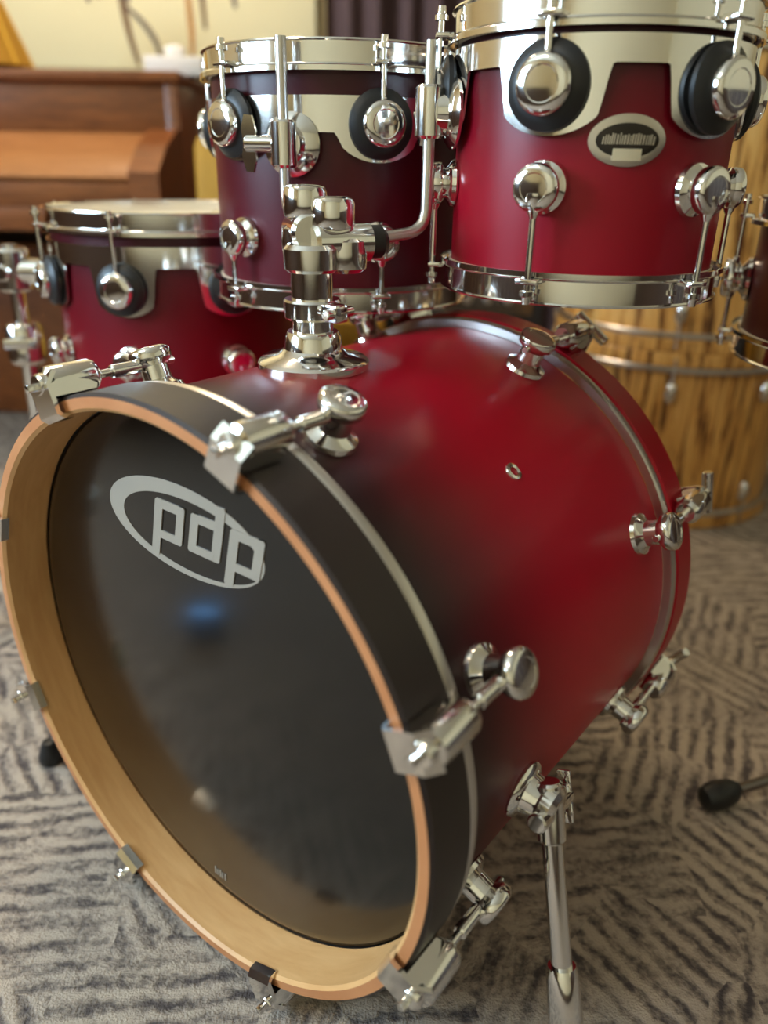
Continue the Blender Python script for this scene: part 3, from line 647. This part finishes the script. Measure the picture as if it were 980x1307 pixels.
# mustard lamp on the piano
lp = thing('table_lamp', 'mustard table lamp with tapered shade on the piano lid, unlit', 'lamp', M=rframe(-1.10, 2.36, 0.965))
MB().lathe([(0, 0), (0.05, 0), (0.05, 0.01), (0.02, 0.02), (0.02, 0.04), (0, 0.04)], I4, 28).build('base', 'dark_wood', lp)
MB().lathe([(0.135, 0.018), (0.075, 0.175), (0.072, 0.175), (0.132, 0.018)], I4, 40, closed=True).build('shade', 'mustard', lp)
MB().cyl(0.006, 0.03, 0.17, I4, 12, 0.001).build('stem', 'steel_dark', lp)
MB().lathe([(0, 0.168), (0.074, 0.168), (0.074, 0.178), (0.045, 0.205), (0.02, 0.22), (0, 0.222)], I4, 28).build('shade_cap', 'dark_green', lp)
sb_ = MB()
for k in range(10):
    a = 2*PI*k/10+0.2
    p0 = Vector((0.1355*math.cos(a), 0.1355*math.sin(a), 0.019)); p1 = Vector((0.0755*math.cos(a), 0.0755*math.sin(a), 0.175))
    sb_.tube([p0, p1], 0.0035, 6)
sb_.build('shade_ribs', 'mustard_light', lp)

# mustard chair beside the piano
ch = thing('upholstered_chair', 'mustard yellow upholstered chair next to the right end of the piano', 'chair', M=rframe(-0.225, 1.70, 0, 0.0))
MB().box(0.44, 0.42, 0.09, T(0, 0, 0.445), 0.03).build('seat', 'mustard', ch)
MB().box(0.43, 0.07, 0.33, T(0, 0.20, 0.655) @ Matrix.Rotation(-0.10, 4, 'X'), 0.03).build('backrest', 'mustard', ch)
for sx in (-1, 1):
    MB().tube([Vector((sx*0.19, -0.17, 0.42)), Vector((sx*0.20, -0.19, 0))], [0.02, 0.014], 10).build('leg', 'chair_wood', ch)
    MB().tube([Vector((sx*0.19, 0.19, 0.56)), Vector((sx*0.19, 0.18, 0.42)), Vector((sx*0.20, 0.23, 0))], [0.015, 0.02, 0.014], 10).build('leg', 'chair_wood', ch)

# cream canvas with brush strokes on the back wall
cv = thing('wall_canvas', 'wide cream canvas with thin brown brush strokes above the piano', 'painting', M=rframe(-1.03, WALL_N-0.045, 1.036))
MB().box(1.56, 0.03, 0.90, T(0, 0.005, 0.45), 0.004).build('stretched_cloth', 'canvas', cv)
def stroke(pts, w_, mat):
    mb = MB(); vs, fs = [], []; n = len(pts)
    for i, (x, z) in enumerate(pts):
        a_ = pts[max(i-1, 0)]; b_ = pts[min(i+1, n-1)]; d = Vector((b_[0]-a_[0], b_[1]-a_[1])).normalized(); nx, nz = -d.y, d.x
        ww = w_*(0.45+0.55*math.sin(PI*(i+0.7)/(n+0.4)))
        for s_, y in ((-1, -0.0105), (1, -0.0105), (1, -0.0135), (-1, -0.0135)): vs.append((x+nx*ww*s_, y, z+nz*ww*s_))
    for i in range(n-1):
        for q in range(4): fs.append([4*i+q, 4*i+(q+1) % 4, 4*(i+1)+(q+1) % 4, 4*(i+1)+q])
    fs += [[0, 1, 2, 3], [4*n-1, 4*n-2, 4*n-3, 4*n-4]]
    mb.add(vs, fs).build('brush_stroke', mat, cv, smooth=False)
def sp(pts, n=5):
    out = []; P_ = [pts[0]]+list(pts)+[pts[-1]]
    for i in range(1, len(P_)-2):
        for k in range(n):
            t = k/n; o_ = []
            for c in (0, 1):
                a_, b_, c_, d_ = P_[i-1][c], P_[i][c], P_[i+1][c], P_[i+2][c]
                o_.append(0.5*(2*b_+(c_-a_)*t+(2*a_-5*b_+4*c_-d_)*t*t+(3*b_-a_-3*c_+d_)*t**3))
            out.append(tuple(o_))
    out.append(pts[-1]); return out
# x, z on the canvas
for pts, ww, mm_ in (([(0.19, 0.45), (0.155, 0.25), (0.165, 0.12), (0.19, 0.015)], 0.010, 'ink_brown'),
                     ([(0.165, 0.18), (0.22, 0.13), (0.255, 0.075), (0.270, 0.012)], 0.009, 'ink_grey'),
                     ([(0.155, 0.42), (0.17, 0.30), (0.168, 0.19)], 0.019, 'ink_grey'),
                     ([(0.34, 0.46), (0.365, 0.25), (0.372, 0.12), (0.370, 0.045)], 0.010, 'ink_tan'),
                     ([(0.42, 0.50), (0.412, 0.30), (0.418, 0.12)], 0.009, 'ink_brown'),
                     ([(0.53, 0.45), (0.51, 0.30), (0.52, 0.18)], 0.010, 'ink_grey'),
                     ([(0.07, 0.42), (0.055, 0.28), (0.045, 0.19)], 0.009, 'ink_brown'),
                     ([(0.03, 0.40), (0.06, 0.30), (0.08, 0.20)], 0.007, 'ink_tan')):
    stroke(sp(pts), ww, mm_)

# aubergine curtain hanging right of the canvas
cu = thing('curtain', 'dark aubergine curtain hanging in folds beside the cream canvas', 'curtain', M=rframe(0.23, WALL_N-0.16, 0))
cm = MB(); n = 90; vs, fs = [], []
for i in range(n+1):
    x = -0.44+0.98*i/n; y = 0.030*math.sin(i*0.72)+0.014*math.sin(i*0.31+1)
    for z, k in ((0.03, 1.15), (1.2, 1.0), (2.28, 0.75)): vs += [(x, y*k-0.003, z), (x, y*k+0.003, z)]
for i in range(n):
    for q in range(2):
        a_, b_ = 6*i+2*q, 6*(i+1)+2*q
        fs += [[a_, b_, b_+2, a_+2], [a_+1, a_+3, b_+3, b_+1]]
cm.add(vs, fs).build('cloth', 'aubergine', cu, angle=80)
MB().cyl(0.012, -0.55, 0.62, frame((0, 0, 2.30), (1, 0, 0)), 16).build('rod', 'steel_dark', cu)
for k in range(8): MB().lathe([(0.014, -0.004), (0.019, -0.004), (0.019, 0.004), (0.014, 0.004)], frame((-0.42+0.13*k, 0, 2.298), (1, 0, 0)), 18, closed=True).build('ring', 'steel_dark', cu)
lbx = MB(); lbx.box(0.06, 0.11, 0.04, T(-0.55, 0.095, 2.30), 0.004); lbx.box(0.06, 0.11, 0.04, T(0.60, 0.095, 2.30), 0.004); lbx.build('rod_bracket', 'steel_dark', cu)

# black amplifier between the curtain and the drums
am = thing('amplifier', 'black amplifier cabinet behind the bass drum with metal corners', 'amplifier', M=rframe(0.16, 2.12, 0))
MB().box(0.47, 0.26, 0.53, T(0, 0, 0.277), 0.008).build('cabinet', 'black_vinyl', am)
MB().box(0.41, 0.012, 0.36, T(0, -0.130, 0.215), 0.004).build('grille', 'grille', am)
MB().box(0.41, 0.010, 0.075, T(0, -0.130, 0.455), 0.003).build('control_panel', 'steel_dark', am)
for k in range(7): MB().cyl(0.010, 0.0, 0.018, frame((-0.16+0.05*k, -0.133, 0.455), (0, -1, 0)), 16).build('knob', 'chrome_soft', am)
hm = MB(); hm.tube([(-0.08, 0, 0.54), (-0.07, 0, 0.566), (0.07, 0, 0.566), (0.08, 0, 0.54)], 0.008, 10); hm.build('handle', 'rubber', am)
for sx in (-1, 1):
    for z in (0.025, 0.53):
        MB().box(0.04, 0.04, 0.04, T(sx*0.220, -0.114, z), 0.010).build('corner_cap', 'chrome_soft', am)
    for sy in (-1, 1): MB().cyl(0.016, 0, 0.014, T(sx*0.19, sy*0.09, 0), 14).build('foot', 'rubber', am)

# invented pedal out of view; its glow makes the blue spot in the head
emis('added_blue_glow', (0.16, 0.45, 0.95, 1), 3.0)
pd = thing('added_glow_pedal', 'invented small black pedal out of view, glowing blue to reflect in the bass drum head', 'pedal', M=T(-0.50, -0.36, 0) @ Matrix.Rotation(-0.9, 4, 'Z'))
MB().prism([(-0.065, 0), (0.065, 0), (0.065, 0.060), (-0.065, 0.030)], -0.04, 0.04, Matrix(((0, 0, 1, 0), (1, 0, 0, 0), (0, 1, 0, 0), (0, 0, 0, 1)))).build('housing', 'black_vinyl', pd, smooth=False)
sl = frame((0, 0.030, 0.0525), (0, -0.225, 0.974), (1, 0, 0))
MB().box(0.070, 0.060, 0.004, sl, 0.001).build('display', 'added_blue_glow', pd)  # added glow, seen only as a reflection in the black head
MB().cyl(0.012, -0.004, 0.012, frame((0, -0.035, 0.0375), (0, -0.225, 0.974)), 20).build('foot_switch', 'chrome', pd)
